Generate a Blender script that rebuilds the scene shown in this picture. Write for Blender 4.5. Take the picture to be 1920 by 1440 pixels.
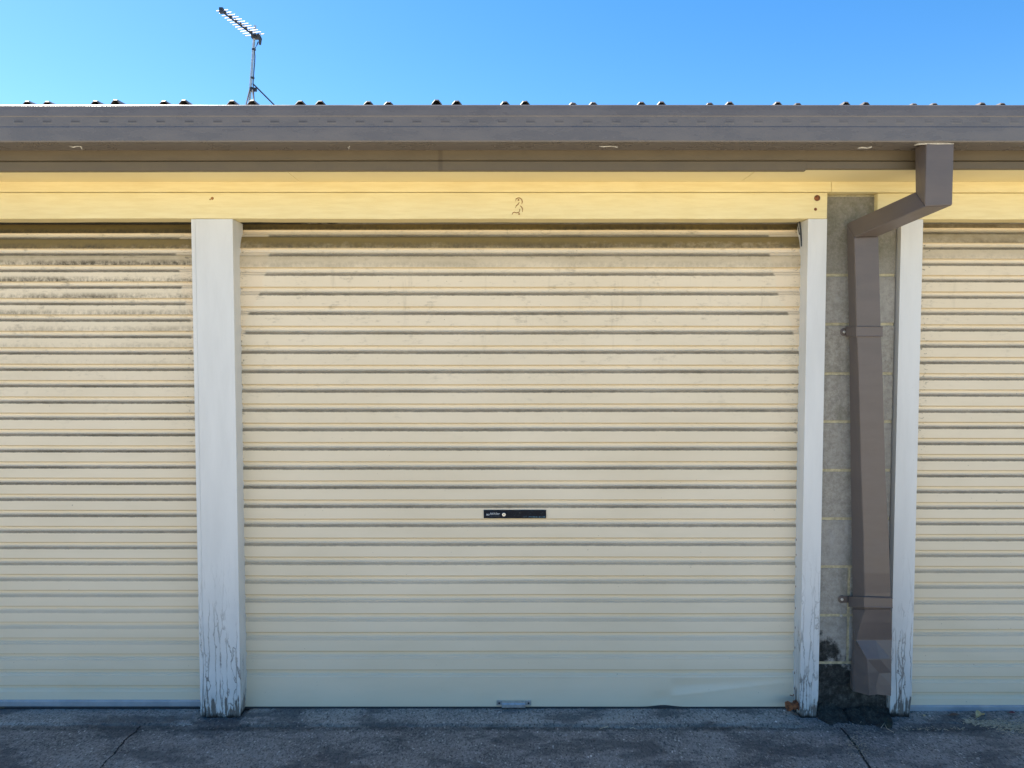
import bpy, bmesh, math, random
from mathutils import Vector, noise as mn
R = math.radians
random.seed(7)
for o in list(bpy.data.objects): bpy.data.objects.remove(o)
scn = bpy.context.scene
COL = scn.collection

# ------------------------------------------------------------------ camera
F = 1387.0; PITCH = R(2.53); CX, CY, CZ = 0.0, -3.05, 1.526
cam = bpy.data.cameras.new('camera'); camo = bpy.data.objects.new('camera', cam); COL.objects.link(camo)
cam.sensor_width = 36; cam.lens = 36*F/1920; cam.clip_start = .05; cam.clip_end = 500
camo.location = (CX, CY, CZ); camo.rotation_euler = (math.pi/2 - PITCH, 0, 0)
scn.camera = camo
# ------------------------------------------------------------------ world, sun, exposure
SUN_AZ, SUN_EL = R(56), R(54)          # azimuth to the left of straight behind the building
w = bpy.data.worlds.new('World'); scn.world = w; w.use_nodes = True
nt = w.node_tree; nt.nodes.clear()
sky = nt.nodes.new('ShaderNodeTexSky'); sky.sky_type = 'NISHITA'; sky.sun_disc = False
sky.sun_elevation = SUN_EL; sky.sun_rotation = -SUN_AZ
sky.altitude = 0; sky.air_density = 1.0; sky.dust_density = .35; sky.ozone_density = 2.0
hs = nt.nodes.new('ShaderNodeHueSaturation'); hs.inputs['Saturation'].default_value = 1.38; hs.inputs['Hue'].default_value = .501
bg = nt.nodes.new('ShaderNodeBackground'); bg.inputs[1].default_value = .096
wo = nt.nodes.new('ShaderNodeOutputWorld')
nt.links.new(sky.outputs[0], hs.inputs['Color']); nt.links.new(hs.outputs[0], bg.inputs[0]); nt.links.new(bg.outputs[0], wo.inputs[0])
sl = bpy.data.lights.new('sun', 'SUN'); sl.energy = 5; sl.angle = R(.5); sl.color = (1, .93, .82)
so = bpy.data.objects.new('sun', sl); COL.objects.link(so)
sd = Vector((-math.sin(SUN_AZ)*math.cos(SUN_EL), math.cos(SUN_AZ)*math.cos(SUN_EL), math.sin(SUN_EL)))
so.rotation_euler = sd.to_track_quat('Z', 'Y').to_euler(); so.location = sd*20
scn.view_settings.view_transform = 'Standard'; scn.view_settings.look = 'None'
scn.view_settings.exposure = 1.24; scn.view_settings.gamma = 1

# ------------------------------------------------------------------ photo measurement -> world
def ray(px, py):
    a = (px-960)/F; u = (720-py)/F; c, s = math.cos(PITCH), math.sin(PITCH)
    return Vector((a, c+u*s, -s+u*c))
def W(px, py, y):
    d = ray(px, py); t = (y-CY)/d.y
    return Vector((CX+t*d.x, y, CZ+t*d.z))
def X(px, py, y): return W(px, py, y).x
def Z(py, y): return W(960, py, y).z
def G(px, py, z=0):
    d = ray(px, py); t = (z-CZ)/d.z
    return Vector((CX+t*d.x, CY+t*d.y, z))

# ------------------------------------------------------------------ shader helper
class S:
    def __init__(s, t, so): s.t = t; s.s = so
    def _m(s, op, *a, clamp=False):
        n = s.t.nodes.new('ShaderNodeMath'); n.operation = op; n.use_clamp = clamp
        for i, v in enumerate((s,)+a):
            if isinstance(v, S): s.t.links.new(v.s, n.inputs[i])
            else: n.inputs[i].default_value = v
        return S(s.t, n.outputs[0])
    def __add__(s, o): return s._m('ADD', o)
    __radd__ = __add__
    def __sub__(s, o): return s._m('SUBTRACT', o)
    def __rsub__(s, o): return (s*-1)+o
    def __mul__(s, o): return s._m('MULTIPLY', o)
    __rmul__ = __mul__
    def __truediv__(s, o): return s._m('DIVIDE', o)
    def abs(s): return s._m('ABSOLUTE')
    def max(s, o): return s._m('MAXIMUM', o)
    def min(s, o): return s._m('MINIMUM', o)
    def pow(s, o): return s._m('POWER', o)
    def frac(s): return s._m('FRACT')
    def clamp(s): return s._m('ADD', 0.0, clamp=True)
    def rng(s, a, b, c=0.0, d=1.0):
        n = s.t.nodes.new('ShaderNodeMapRange'); n.interpolation_type = 'SMOOTHSTEP'
        lo, hi = (a, b)
        if a > b: lo, hi, c, d = b, a, d, c
        s.t.links.new(s.s, n.inputs[0]); n.inputs[1].default_value = lo; n.inputs[2].default_value = hi
        n.inputs[3].default_value = c; n.inputs[4].default_value = d
        return S(s.t, n.outputs[0])
class M:
    def __init__(s, name):
        s.m = bpy.data.materials.new(name); s.m.use_nodes = True; s.t = s.m.node_tree
        s.b = s.t.nodes['Principled BSDF']
        tc = s.t.nodes.new('ShaderNodeNewGeometry'); s.pos = tc.outputs['Position']
        sp = s.t.nodes.new('ShaderNodeSeparateXYZ'); s.t.links.new(s.pos, sp.inputs[0])
        s.x, s.y, s.z = (S(s.t, sp.outputs[i]) for i in range(3))
    def uv(s):
        n = s.t.nodes.new('ShaderNodeUVMap'); n.uv_map = 'UVMap'
        sp = s.t.nodes.new('ShaderNodeSeparateXYZ'); s.t.links.new(n.outputs[0], sp.inputs[0])
        return S(s.t, sp.outputs[0]), S(s.t, sp.outputs[1])
    def attr(s, name):
        n = s.t.nodes.new('ShaderNodeAttribute'); n.attribute_name = name; return S(s.t, n.outputs['Fac'])
    def vec(s, x, y, z):
        n = s.t.nodes.new('ShaderNodeCombineXYZ')
        for i, v in enumerate((x, y, z)):
            if isinstance(v, S): s.t.links.new(v.s, n.inputs[i])
            else: n.inputs[i].default_value = v
        return n.outputs[0]
    def noise(s, scale, detail=4, rough=.55, st=(1, 1, 1), off=0):
        n = s.t.nodes.new('ShaderNodeTexNoise'); n.inputs['Scale'].default_value = scale
        n.inputs['Detail'].default_value = detail; n.inputs['Roughness'].default_value = rough
        s.t.links.new(s.vec(s.x*st[0]+off, s.y*st[1], s.z*st[2]), n.inputs['Vector'])
        return S(s.t, n.outputs[0])
    def vor(s, scale, st=(1, 1, 1), feat='F1', rnd=1, dist=None):
        n = s.t.nodes.new('ShaderNodeTexVoronoi'); n.feature = feat; n.inputs['Scale'].default_value = scale
        n.inputs['Randomness'].default_value = rnd
        v = s.vec(s.x*st[0], s.y*st[1], s.z*st[2]) if dist is None else s.vec(s.x*st[0]+dist, s.y*st[1]+dist, s.z*st[2])
        s.t.links.new(v, n.inputs['Vector'])
        return S(s.t, n.outputs['Distance']), (n.outputs['Color'] if feat == 'F1' else None)
    def mix(s, f, a, b):
        n = s.t.nodes.new('ShaderNodeMix'); n.data_type = 'RGBA'
        for i, v in ((0, f), (6, a), (7, b)):
            if isinstance(v, S): s.t.links.new(v.s, n.inputs[i])
            elif isinstance(v, bpy.types.NodeSocket): s.t.links.new(v, n.inputs[i])
            elif i == 0: n.inputs[i].default_value = v
            else: n.inputs[i].default_value = (*v, 1)
        return n.outputs[2]
    def out(s, col, rough=.6, bump=None, dist=.002, metal=0, spec=.5, strength=1):
        if isinstance(col, tuple): s.b.inputs['Base Color'].default_value = (*col, 1)
        else: s.t.links.new(col, s.b.inputs['Base Color'])
        if isinstance(rough, S): s.t.links.new(rough.s, s.b.inputs['Roughness'])
        else: s.b.inputs['Roughness'].default_value = rough
        s.b.inputs['Metallic'].default_value = metal
        s.b.inputs['Specular IOR Level'].default_value = spec
        if bump is not None:
            n = s.t.nodes.new('ShaderNodeBump'); n.inputs['Distance'].default_value = dist; n.inputs['Strength'].default_value = strength
            s.t.links.new(bump.s, n.inputs['Height']); s.t.links.new(n.outputs[0], s.b.inputs['Normal'])
        return s.m

# ------------------------------------------------------------------ materials
def mat_cream_wood():
    m = M('cream_painted_timber')
    g = m.noise(9, 5, .6, (1, 1, 9)); g2 = m.noise(60, 4, .6, (1, 1, 5)); big = m.noise(2.2, 3, .5)
    col = m.mix(g.rng(.3, .7), (.80, .68, .36), (.86, .75, .43))
    col = m.mix(big.rng(.45, .75, 0, .25), col, (.66, .54, .29))
    fl = m.noise(26, 6, .7, (.7, 1, 5), 3).rng(.70, .76) * m.noise(4, 2, .5, (1, 1, 1), 9).rng(.5, .62)
    col = m.mix(fl*.75, col, (.38, .27, .12))
    return m.out(col, .62, g*.6+g2*.5, .0012)
def mat_soffit():
    m = M('cream_painted_sheet'); g = m.noise(3, 4, .5); f = m.noise(120, 2, .5)
    col = m.mix(g.rng(.3, .7), (.82, .70, .40), (.86, .75, .44))
    return m.out(col, .6, f, .0004)
def mat_white_post():
    m = M('white_paint_peeling_timber')
    low = m.z.rng(.75, .0); vlow = m.z.rng(.22, 0)
    wob = m.noise(16, 4, .6, (1, 1, .6))*.045
    d, _ = m.vor(44, (1, 1, .055), 'DISTANCE_TO_EDGE', 1, wob)
    crack = d.rng(.075, .0) * m.noise(9, 4, .6, (1, 1, .5), 4).rng(.60, .44) * low.pow(.8)
    g = m.noise(16, 6, .7, (3.2, 3.2, .3)); peel = (g*.8+vlow*.24+m.noise(60, 3, .6, (1, 1, .4))*.2).rng(.715, .75)*m.z.rng(.34, .12)
    dots = m.noise(75, 3, .6, (1, 1, .5)).rng(.70, .76)
    rot = (m.z*1.0+m.noise(28, 4, .6, (1, 1, .3))*.06).rng(.052, .034)
    st = m.noise(5, 5, .6, (3, 3, .5), 7)
    col = m.mix(st.rng(.35, .75, 0, .5), (.72, .73, .72), (.60, .61, .60))
    col = m.mix(low*m.noise(7, 5, .6).rng(.4, .7)*.45, col, (.45, .49, .50))
    col = m.mix(dots*.35, col, (.34, .34, .33))
    bad = crack.max(peel)
    col = m.mix(bad*.85, col, (.09, .075, .06))
    col = m.mix(rot, col, (.018, .016, .014))
    return m.out(col, .55, (1-bad)*1.0+m.noise(40, 4, .6, (1, 1, .2))*.5, .0018)
def mat_door(name, ztop, x0, x1, amt, topamt, inset):
    m = M(name); u, v = m.uv()
    n1 = m.noise(30, 5, .7, (1, 0, 3)); n2 = m.noise(5, 4, .6, (.6, 0, 3)); n3 = m.noise(160, 3, .6, (1, 0, 1))
    big = m.noise(1.4, 3, .5, (1, 0, 1.5), 5)
    base = m.mix(big.rng(.3, .7), (.765, .665, .495), (.815, .715, .545))
    base = m.mix(n2.rng(.4, .8, 0, .22), base, (.60, .52, .36))
    # distance from the sides, wavy
    ed = (m.x-x0).min(m.x*-1+x1) + (n2-.5)*.05 + (m.noise(8, 2, .5, (0, 0, 1), 2)-.5)*.07
    inside = (ed-m.z.rng(1.42, 1.92, -.03, inset)).rng(.0, .012)
    hgt = m.z.rng(.05, 1.0)
    # dirt line on the shelf where each slat starts
    wav = (n1-.5)*.05+(m.noise(130, 3, .6, (1, 0, .3), 19)-.5)*.05
    line = (v+wav).rng(.945, .962).max((v+wav*.7).rng(.135, .085))
    line = line * hgt * (inside*.75+.25) * (n2*.6+n1*.6+.25).clamp()
    # grime in the lower edge of each slat
    low = v.rng(.37, .40)*v.rng(.80, .44)*(m.noise(55, 5, .7, (1, 0, .8), 21)*1.1+n2*.9).rng(.72, 1.32)*.85
    low = low * m.z.rng(ztop-(.75 if topamt > 1.5 else .26), ztop-.05)*topamt
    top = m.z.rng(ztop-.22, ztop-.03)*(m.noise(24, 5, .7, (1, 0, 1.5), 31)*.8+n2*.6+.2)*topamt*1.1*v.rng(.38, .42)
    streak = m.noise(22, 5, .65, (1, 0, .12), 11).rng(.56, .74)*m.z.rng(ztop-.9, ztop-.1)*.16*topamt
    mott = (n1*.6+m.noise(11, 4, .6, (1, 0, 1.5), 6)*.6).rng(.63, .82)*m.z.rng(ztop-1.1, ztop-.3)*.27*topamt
    sidedirt = ed.rng(.05, .0)*m.noise(45, 5, .7, (1, 0, 2.2), 8).rng(.55, .66)*m.z.rng(.9, 1.35)*.85
    spots = m.noise(95, 2, .5, (1, 0, 1), 13).rng(.735, .765)*.5
    base = m.mix((1-inside)*m.z.rng(1.3, 1.6)*.35, base, (.82, .66, .46))
    base = m.mix(v.rng(.36, .372)*v.rng(.412, .396)*.60, base, (.50, .34, .12))  # tan line on each slat lip: warm bounce and edge shade painted in
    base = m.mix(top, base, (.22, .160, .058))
    dirt = (line*1.0*amt).max(low).max(streak+mott).max(sidedirt).max(spots)
    col = m.mix(dirt.clamp(), base, (.085, .068, .038))
    rough = n1.rng(.2, .8, .42, .62)
    return m.out(col, rough, n3*.25+n1*.3, .0006, spec=.5)
def mat_colorbond(name, c=(.150, .122, .105), slots=False, rough=.38, stain=False):
    m = M(name); n = m.noise(7, 4, .6, (1, 1, 3)); f = m.noise(180, 2, .5)
    sp = m.noise(40, 4, .7, (1, 1, 1.5), 3).rng(.72, .78)*.35
    c2 = tuple(k*1.16 for k in c)
    col = m.mix(n.rng(.3, .7), c, c2); col = m.mix(sp, col, (.30, .26, .22))
    h = f*.3+n*.3
    if stain:
        sx = X(827, 300, -.25); col = m.mix((m.x+n*.004-sx).abs().rng(.012, .004)*.45*n.rng(.3, .5), col, (.05, .038, .025))
    if slots:
        ph = ((m.x+20)/.1016).frac()
        s = ph.rng(.34, .37)*ph.rng(.67, .64)*m.z.rng(2.3425, 2.3435)*m.z.rng(2.3492, 2.3484)*m.y.rng(-.36, -.365)
        ridge = ph.rng(.31, .36)*ph.rng(.70, .65)*m.z.rng(2.336, 2.341)*m.z.rng(2.3555, 2.350)
        col = m.mix(s*m.x.rng(2.2, -1.5, .22, .55), col, (.035, .03, .028)); h = h+ridge*.5
        drip = m.noise(14, 3, .6, (1, 1, .1), 5).rng(.6, .8)*.22
        col = m.mix(drip, col, (.21, .185, .165))
    return m.out(col, n.rng(.3, .7, rough-.04, rough+.10), h+m.noise(3.5, 2, .4, (1, 1, 1), 9)*1.2, .0009, spec=.5)
def mat_block():
    m = M('weathered_concrete_block'); t = m.attr('tint')
    n = m.noise(36, 6, .75); f = m.noise(90, 5, .8); b = m.noise(6, 4, .6, (1, 1, 1), 4)
    col = m.mix((n*.55+f*.45).rng(.34, .66), (.24, .222, .190), (.48, .46, .405))
    col = m.mix(t*.5, col, (.42, .42, .41))
    col = m.mix(b.rng(.5, .75)*.55, col, (.13, .13, .075))
    col = m.mix(m.z.rng(1.75, 2.0)*n.rng(.3, .65)*.7, col, (.10, .095, .05))
    pits = m.vor(230)[0].rng(.22, .1)*.5*f.rng(.5, .62)
    col = m.mix(pits, col, (.05, .05, .045))
    pale = m.noise(10, 5, .6, (1.3, 1, .7), 12).rng(.58, .72)*.5
    col = m.mix(pale, col, (.44, .45, .45))
    mold = (m.z*-1.9+.50+(m.noise(12, 6, .65, (1, 1, 1), 2)-.5)*1.1+(m.x-1.47)*-1.6).rng(.10, .26)
    col = m.mix(mold*n.rng(.75, .4, .75, 1), col, (.017, .019, .017))
    fleck = m.vor(120)[0].rng(.12, .05)*f.rng(.5, .6)*.4
    col = m.mix(fleck, col, (.5, .5, .47))
    return m.out(col, .9, n*.8+f*.8-pits, .003)
def mat_mortar():
    m = M('mortar'); n = m.noise(40, 5, .7)
    col = m.mix(n.rng(.35, .65), (.40, .36, .24), (.62, .56, .36))
    col = m.mix((m.z*-2.2+.5+(m.noise(9, 4, .6)-.5)*.9).rng(.05, .25), col, (.02, .022, .02))
    return m.out(col, .9, n, .003)
def mat_moss():
    m = M('black_mould_concrete'); n = m.noise(22, 6, .7); f = m.noise(110, 4, .7)
    col = m.mix((n*.5+f*.5).rng(.42, .62), (.012, .014, .012), (.055, .058, .05))
    col = m.mix(m.noise(14, 3, .6, (1, 1, 1), 6).rng(.55, .7)*.5, col, (.03, .045, .018))
    col = m.mix(m.vor(140)[0].rng(.14, .04)*f.rng(.5, .6)*.8, col, (.5, .5, .48))
    return m.out(col, .9, n*1.2+f, .006)
def seg(m, a, b, wob):                      # distance to a crack line in plan
    ax, ay = a; dx, dy = b[0]-a[0], b[1]-a[1]; L = math.hypot(dx, dy)
    px = m.x-ax; py = m.y-ay
    al = (px*(dx/L)+py*(dy/L)); ac = (px*(-dy/L)+py*(dx/L)+wob).abs()
    return ac, al.rng(-.01, .0)*al.rng(L+.02, L)
def mat_ground(name='ground_concrete', k=1.0, slab=False):
    m = M(name)
    n = m.noise(3.5, 5, .6); n2 = m.noise(26, 6, .7); f = m.noise(105, 5, .85, (1, .6, 1))
    c1, c2 = ((.115, .112, .104), (.330, .315, .285)) if not slab else ((.20, .20, .19), (.38, .365, .33))
    col = m.mix((n*.55+n2*.45).rng(.35, .65), c1, c2)
    col = m.mix(f.rng(.46, .62)*.8, col, (.40, .385, .36) if not slab else (.50, .48, .44))
    col = m.mix(m.noise(120, 4, .8, (1, .6, 1), 7).rng(.48, .38)*.85, col, (.03, .031, .032))
    d, c = m.vor(66, (1, .6, 1)); rnd = m.noise(31, 2, .5, (1, 1, 1), 5)
    st = d.rng(.30, .18)*rnd.rng(.50, .58)
    col = m.mix(st*.8, col, (.62, .60, .55))
    d2, c = m.vor(30, (1, .6, 1)); st2 = d2.rng(.15, .10)*m.noise(17, 2, .5, (1, 1, 1), 15).rng(.56, .62)
    col = m.mix(st2*.85, col, (.85, .83, .78))
    d3, c = m.vor(38, (1, .6, 1)); st3 = d3.rng(.17, .10)*m.noise(13, 2, .5, (1, 1, 1), 25).rng(.58, .64)
    col = m.mix(st3*.8, col, (.015, .015, .015))
    blotch = m.noise(3.2, 5, .65, (1, 1.8, 1), 8).rng(.48, .60)*.62
    col = m.mix(blotch, col, (.055, .057, .062))
    h = n2*.7+f*.7+st*.8+st2*.8-st3
    if not slab:
        wob = (m.noise(11, 4, .7, (1, 1, 1), 3)-.5)*.05
        crs = []
        for a, b, wd in (((285, 1342), (232, 1392), .0055), ((232, 1392), (188, 1440), .004), ((1578, 1366), (1600, 1392), .006), ((1600, 1392), (1634, 1445), .006)):
            A = G(*a); B = G(*b)
            ac, al = seg(m, (A.x, A.y), (B.x, B.y), wob if a[0] < 1000 else wob*.25)
            crs.append(ac.rng(wd, wd*.4)*al)
        cr = crs[0].max(crs[1]).max(crs[2]).max(crs[3])
        # grime caught along the front of the door sills
        band = (m.y+.122+(n2-.5)*.05).abs().rng(.028, .002)*(n*.5+n2*.7).rng(.45, .75)*.8
        col = m.mix(band, col, (.016, .018, .017))
        col = m.mix(cr*.95, col, (.008, .008, .008)); h = h-cr*4
        # unseen ground further out, made pale and sandy to bounce warm light
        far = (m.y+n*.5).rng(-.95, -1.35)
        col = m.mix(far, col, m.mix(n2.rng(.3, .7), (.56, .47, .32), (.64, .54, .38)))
    else:
        edge = (m.y+.104+(n2-.5)*.02).rng(.015, .0)*.4
        col = m.mix(edge, col, (.03, .033, .03))
    return m.out(col, .88, h, .0045)
def mat_simple(name, c, c2=None, rough=.5, metal=0, scale=40, bump=.0005, spec=.5):
    m = M(name); n = m.noise(scale, 5, .65)
    c2 = c2 or tuple(k*.75 for k in c)
    return m.out(m.mix(n.rng(.35, .65), c, c2), rough, n, bump, metal, spec)

CREAM = mat_cream_wood(); SOFF = mat_soffit(); WHITE = mat_white_post()
GUT = mat_colorbond('brown_painted_gutter_metal', (.140, .128, .124), slots=True, rough=.27); PIPE = mat_colorbond('brown_painted_pipe_metal', (.125, .103, .094), rough=.36)
FASC = mat_colorbond('brown_painted_fascia_metal', (.124, .098, .062), rough=.5, stain=True)
BLOCK = mat_block(); MORTAR = mat_mortar(); MOSS = mat_moss(); GROUND = mat_ground(); SLAB = mat_ground('sill_concrete', slab=True)
ROOF = mat_simple('weathered_roof_sheet', (.20, .18, .16), (.10, .085, .075), .5, 0, 20)
GALV = mat_simple('galvanised_steel', (.55, .57, .58), (.38, .40, .41), .4, .7)
ALU = mat_simple('aluminium_strip', (.42, .46, .50), (.33, .37, .42), .45, .3, 12)
DARKM = mat_simple('dark_weathered_metal', (.06, .07, .08), (.035, .04, .05), .5, .3)
TUBE = mat_simple('antenna_tube', (.62, .64, .65), (.5, .52, .53), .35, .5)
ELEM = mat_simple('antenna_element', (.85, .86, .87), (.8, .8, .8), .4, 0)
RUST = mat_simple('rust', (.28, .10, .035), (.09, .035, .02), .85, 0, 90, .002)
RUSTP = mat_simple('rust_outline', (.34, .17, .05), (.22, .10, .03), .8, 0, 90)
BLACK = mat_simple('black_plastic', (.003, .006, .014), (.006, .012, .026), .6, 0, 60, spec=.2)
RUB = mat_simple('black_rubber', (.012, .014, .016), (.02, .022, .025), .6)
LETT = mat_simple('white_lettering', (.75, .76, .76), (.5, .52, .55), .5, 0, 200)
BLUEL = mat_simple('worn_blue_lettering', (.10, .19, .27), (.03, .05, .08), .5, 0, 300)
def mat_worn():
    m = M('worn_printed_label'); n = m.noise(160, 4, .7, (1, 1, 2.2)); b = m.noise(34, 3, .6, (1, 1, 1.5), 4)
    c = W(1000, 968.6, .032)
    rows = (m.z-c.z).abs().rng(.0030, .0016)*m.x.rng(c.x-.05, c.x-.035)*m.noise(420, 2, .5, (1, 1, .4), 3).rng(.50, .56)
    col = m.mix(n.rng(.58, .70)*b.rng(.4, .6)*.75, (.007, .009, .015), (.10, .20, .27))
    col = m.mix(rows*.7, col, (.12, .27, .36))
    col = m.mix(m.noise(210, 2, .5, (1, 1, 1), 9).rng(.74, .78)*.8, col, (.6, .62, .6))
    return m.out(col, .6, n, .0003, spec=.2)
WORN = mat_worn()
CHROME = mat_simple('lock_metal', (.75, .74, .70), (.6, .6, .56), .3, .6)
SIL = mat_simple('white_sealant', (.62, .60, .55), (.42, .40, .36), .7, 0, 60, .002)
LEAF = mat_simple('dry_leaf', (.70, .58, .30), (.50, .38, .18), .7, 0, 60)
LEAFB = mat_simple('brown_leaf', (.20, .12, .08), (.12, .07, .05), .7, 0, 60)
STRAW = mat_simple('dry_litter', (.66, .56, .40), (.40, .33, .22), .8, 0, 90)
PINK = mat_simple('red_leaf', (.25, .06, .07), (.15, .04, .04), .7)
DARKIN = mat_simple('dark_interior', (.05, .045, .04), (.04, .035, .03), .9)

# ------------------------------------------------------------------ mesh helpers
class MB:
    def __init__(s): s.v = []; s.f = []; s.mi = []; s.uv = {}; s.t = {}
    def face(s, idx, mi=0, uv=None, tint=None):
        if uv: s.uv[len(s.f)] = uv
        if tint is not None: s.t[len(s.f)] = tint
        s.f.append(tuple(idx)); s.mi.append(mi)
    def add(s, pts): b = len(s.v); s.v += [tuple(p) for p in pts]; return b
    def box(s, x0, x1, y0, y1, z0, z1, mi=0, tint=None):
        b = s.add([(x, y, z) for z in (z0, z1) for y in (y0, y1) for x in (x0, x1)])
        for q in ((0, 2, 3, 1), (4, 5, 7, 6), (0, 1, 5, 4), (2, 6, 7, 3), (0, 4, 6, 2), (1, 3, 7, 5)): s.face([b+i for i in q], mi, tint=tint)
    def tube(s, pts, r, n=8, mi=0, cap=True):
        pts = [Vector(p) for p in pts]; rings = []
        for i, p in enumerate(pts):
            d = (pts[min(i+1, len(pts)-1)]-pts[max(i-1, 0)]).normalized()
            a = d.cross(Vector((0, 0, 1)) if abs(d.z) < .9 else Vector((1, 0, 0))).normalized(); c = d.cross(a)
            rr = r[i] if isinstance(r, (list, tuple)) else r
            rings.append(s.add([p+a*math.cos(2*math.pi*k/n)*rr+c*math.sin(2*math.pi*k/n)*rr for k in range(n)]))
        for A, B in zip(rings, rings[1:]):
            for k in range(n): s.face((A+k, A+(k+1) % n, B+(k+1) % n, B+k), mi)
        if cap:
            s.face([rings[0]+k for k in range(n)][::-1], mi); s.face([rings[-1]+k for k in range(n)], mi)
    def extr(s, prof, x0, x1, nx=1, mi=0, closed=False, fn=None):     # profile (y,z) swept along x
        cols = []
        for i in range(nx+1):
            x = x0+(x1-x0)*i/nx
            cols.append(s.add([fn(x, y, z) if fn else (x, y, z) for y, z in prof]))
        m = len(prof)
        for A, B in zip(cols, cols[1:]):
            for j in range(m if closed else m-1): s.face((A+j, B+j, B+(j+1) % m, A+(j+1) % m), mi)
        if closed:
            s.face([cols[0]+j for j in range(m)][::-1], mi); s.face([cols[-1]+j for j in range(m)], mi)
    def loft(s, rings, mi=0, caps=True):
        bs = [s.add(r) for r in rings]; n = len(rings[0])
        for A, B in zip(bs, bs[1:]):
            for k in range(n): s.face((A+k, A+(k+1) % n, B+(k+1) % n, B+k), mi)
        if caps: s.face([bs[0]+k for k in range(n)][::-1], mi); s.face([bs[-1]+k for k in range(n)], mi)
    def build(s, name, mats, parent=None, smooth=False, recalc=True, bevel=0, solid=0):
        me = bpy.data.meshes.new(name); me.from_pydata(s.v, [], s.f)
        for m in (mats if isinstance(mats, (list, tuple)) else [mats]): me.materials.append(m)
        for p, i in zip(me.polygons, s.mi): p.material_index = i; p.use_smooth = smooth
        if s.uv:
            L = me.uv_layers.new(name='UVMap')
            for fi, uvs in s.uv.items():
                for li, q in zip(me.polygons[fi].loop_indices, uvs): L.data[li].uv = q
        if s.t:
            a = me.attributes.new('tint', 'FLOAT', 'FACE')
            for fi, q in s.t.items(): a.data[fi].value = q
        if recalc:
            bm = bmesh.new(); bm.from_mesh(me); bmesh.ops.recalc_face_normals(bm, faces=bm.faces); bm.to_mesh(me); bm.free()
        o = bpy.data.objects.new(name, me); COL.objects.link(o); o.parent = parent
        if solid:
            k = o.modifiers.new('solid', 'SOLIDIFY'); k.thickness = solid; k.offset = -1
        if bevel:
            k = o.modifiers.new('bevel', 'BEVEL'); k.width = bevel; k.segments = 2; k.limit_method = 'ANGLE'; k.angle_limit = R(40)
        return o
def tag(o, label=None, cat=None, group=None, kind=None):
    if label: o['label'] = label
    if cat: o['category'] = cat
    if group: o['group'] = group
    if kind: o['kind'] = kind
    return o
def empty(name, label, cat, loc=(0, 0, 0), group=None):
    o = bpy.data.objects.new(name, None); COL.objects.link(o); o.location = loc; o.empty_display_size = .1
    return tag(o, label, cat, group)
def nz(x, y=0, z=0, s=1): return mn.noise(Vector((x*s, y*s, z*s)))

# ------------------------------------------------------------------ ground
def axis(lo, a, b, hi, step, grow=1.35):
    c = []; x = a
    while x <= b+1e-6: c.append(x); x += step
    d = step; x = a; L = []
    while x > lo: d *= grow; x -= d; L.append(x)
    d = step; x = c[-1]; H = []
    while x < hi: d *= grow; x += d; H.append(x)
    return L[::-1]+c+H
def gz(x, y):
    near = max(0, 1-max(0, abs(x)-3)/2)*max(0, 1-max(0, -1.6-y)/1)
    z = near*(.004*nz(x, y, 1, 2.5)+.0035*nz(x, y, 5, 9))
    return z
gx = axis(-60, -2.6, 2.6, 60, .03); gy = axis(-60, -1.1, .1, 60, .02)
mb = MB()
for y in gy: mb.add([(x, y, gz(x, y)) for x in gx])
n = len(gx)
for j in range(len(gy)-1):
    for i in range(n-1): mb.face((j*n+i, j*n+i+1, (j+1)*n+i+1, (j+1)*n+i))
tag(mb.build('ground', GROUND, smooth=True, recalc=False), kind='structure')

# ------------------------------------------------------------------ the garage building
BLD = empty('garage_building', 'row of cream roller door garages with brown gutter and white timber posts', 'garage')
YP, YB, YD = -.04, 0.0, .032         # post front, block face, door slat face
ZH0, ZH1 = Z(410, YP), Z(361, YP); ZF1 = Z(341, YP-.006)
px_l0, px_l1 = X(357, 410, YP), X(436, 410, YP)
px_r0, px_r1 = X(1515.5, 410, YP), X(1551, 410, YP)
YP3 = -.028; px_q0, px_q1 = X(1690, 415, YP3), X(1731, 415, YP3)
OPW = 2.32
L_END = px_l0-OPW; R_END = px_q1+OPW
# ---- timber posts, with worn feet
def post(x0, x1, strip=0, foot=0.0, y1=.075, seedv=0, bev=.004, YP=YP):
    m = MB(); zs = [foot+.0, foot+.012, foot+.03, .06, .1, .2, .4, .8, 1.3, ZH0-.001]
    nxs = 14; rings = []
    for k, z in enumerate(zs):
        r = []
        def wn(x, y):
            wear = max(0, 1-z/.09)
            return wear*.006*(1+nz(x, y, z+seedv, 45))
        for i in range(nxs+1):
            x = x0+(x1-x0)*i/nxs
            zz = z+(abs(nz(x+seedv, 0, 3, 60))*.022+.002 if k == 0 else 0)
            yy = YP+wn(x, 0)
            xx = x+(wn(x, 1) if i == 0 else -wn(x, 1) if i == nxs else 0)
            r.append((xx, yy, zz))
        for j in range(1, 4):
            y = YP+(y1-YP)*j/3; r.append((x1-wn(x1, y), y, z+(.004 if k == 0 else 0)))
        for i in range(1, nxs+1): r.append((x1-(x1-x0)*i/nxs, y1, z))
        for j in range(1, 3):
            y = y1-(y1-YP)*j/3; r.append((x0+wn(x0, y), y, z+(.004 if k == 0 else 0)))
        rings.append(r)
    m.loft(rings)
    o = m.build('post', WHITE, BLD, bevel=bev)
    if strip:
        s = MB(); s.box(x0-strip+.0005, x0-.0015, YP+.004, y1, .012+foot, ZH0-.001)
        s.build('trim_strip', WHITE, o, bevel=.0015)
    return o
tr = X(366, 410, YP)-px_l0
p1 = tag(post(px_l0+tr, px_l1, tr, -.004, seedv=3), 'wide white post with cracked paint between two roller doors')
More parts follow.
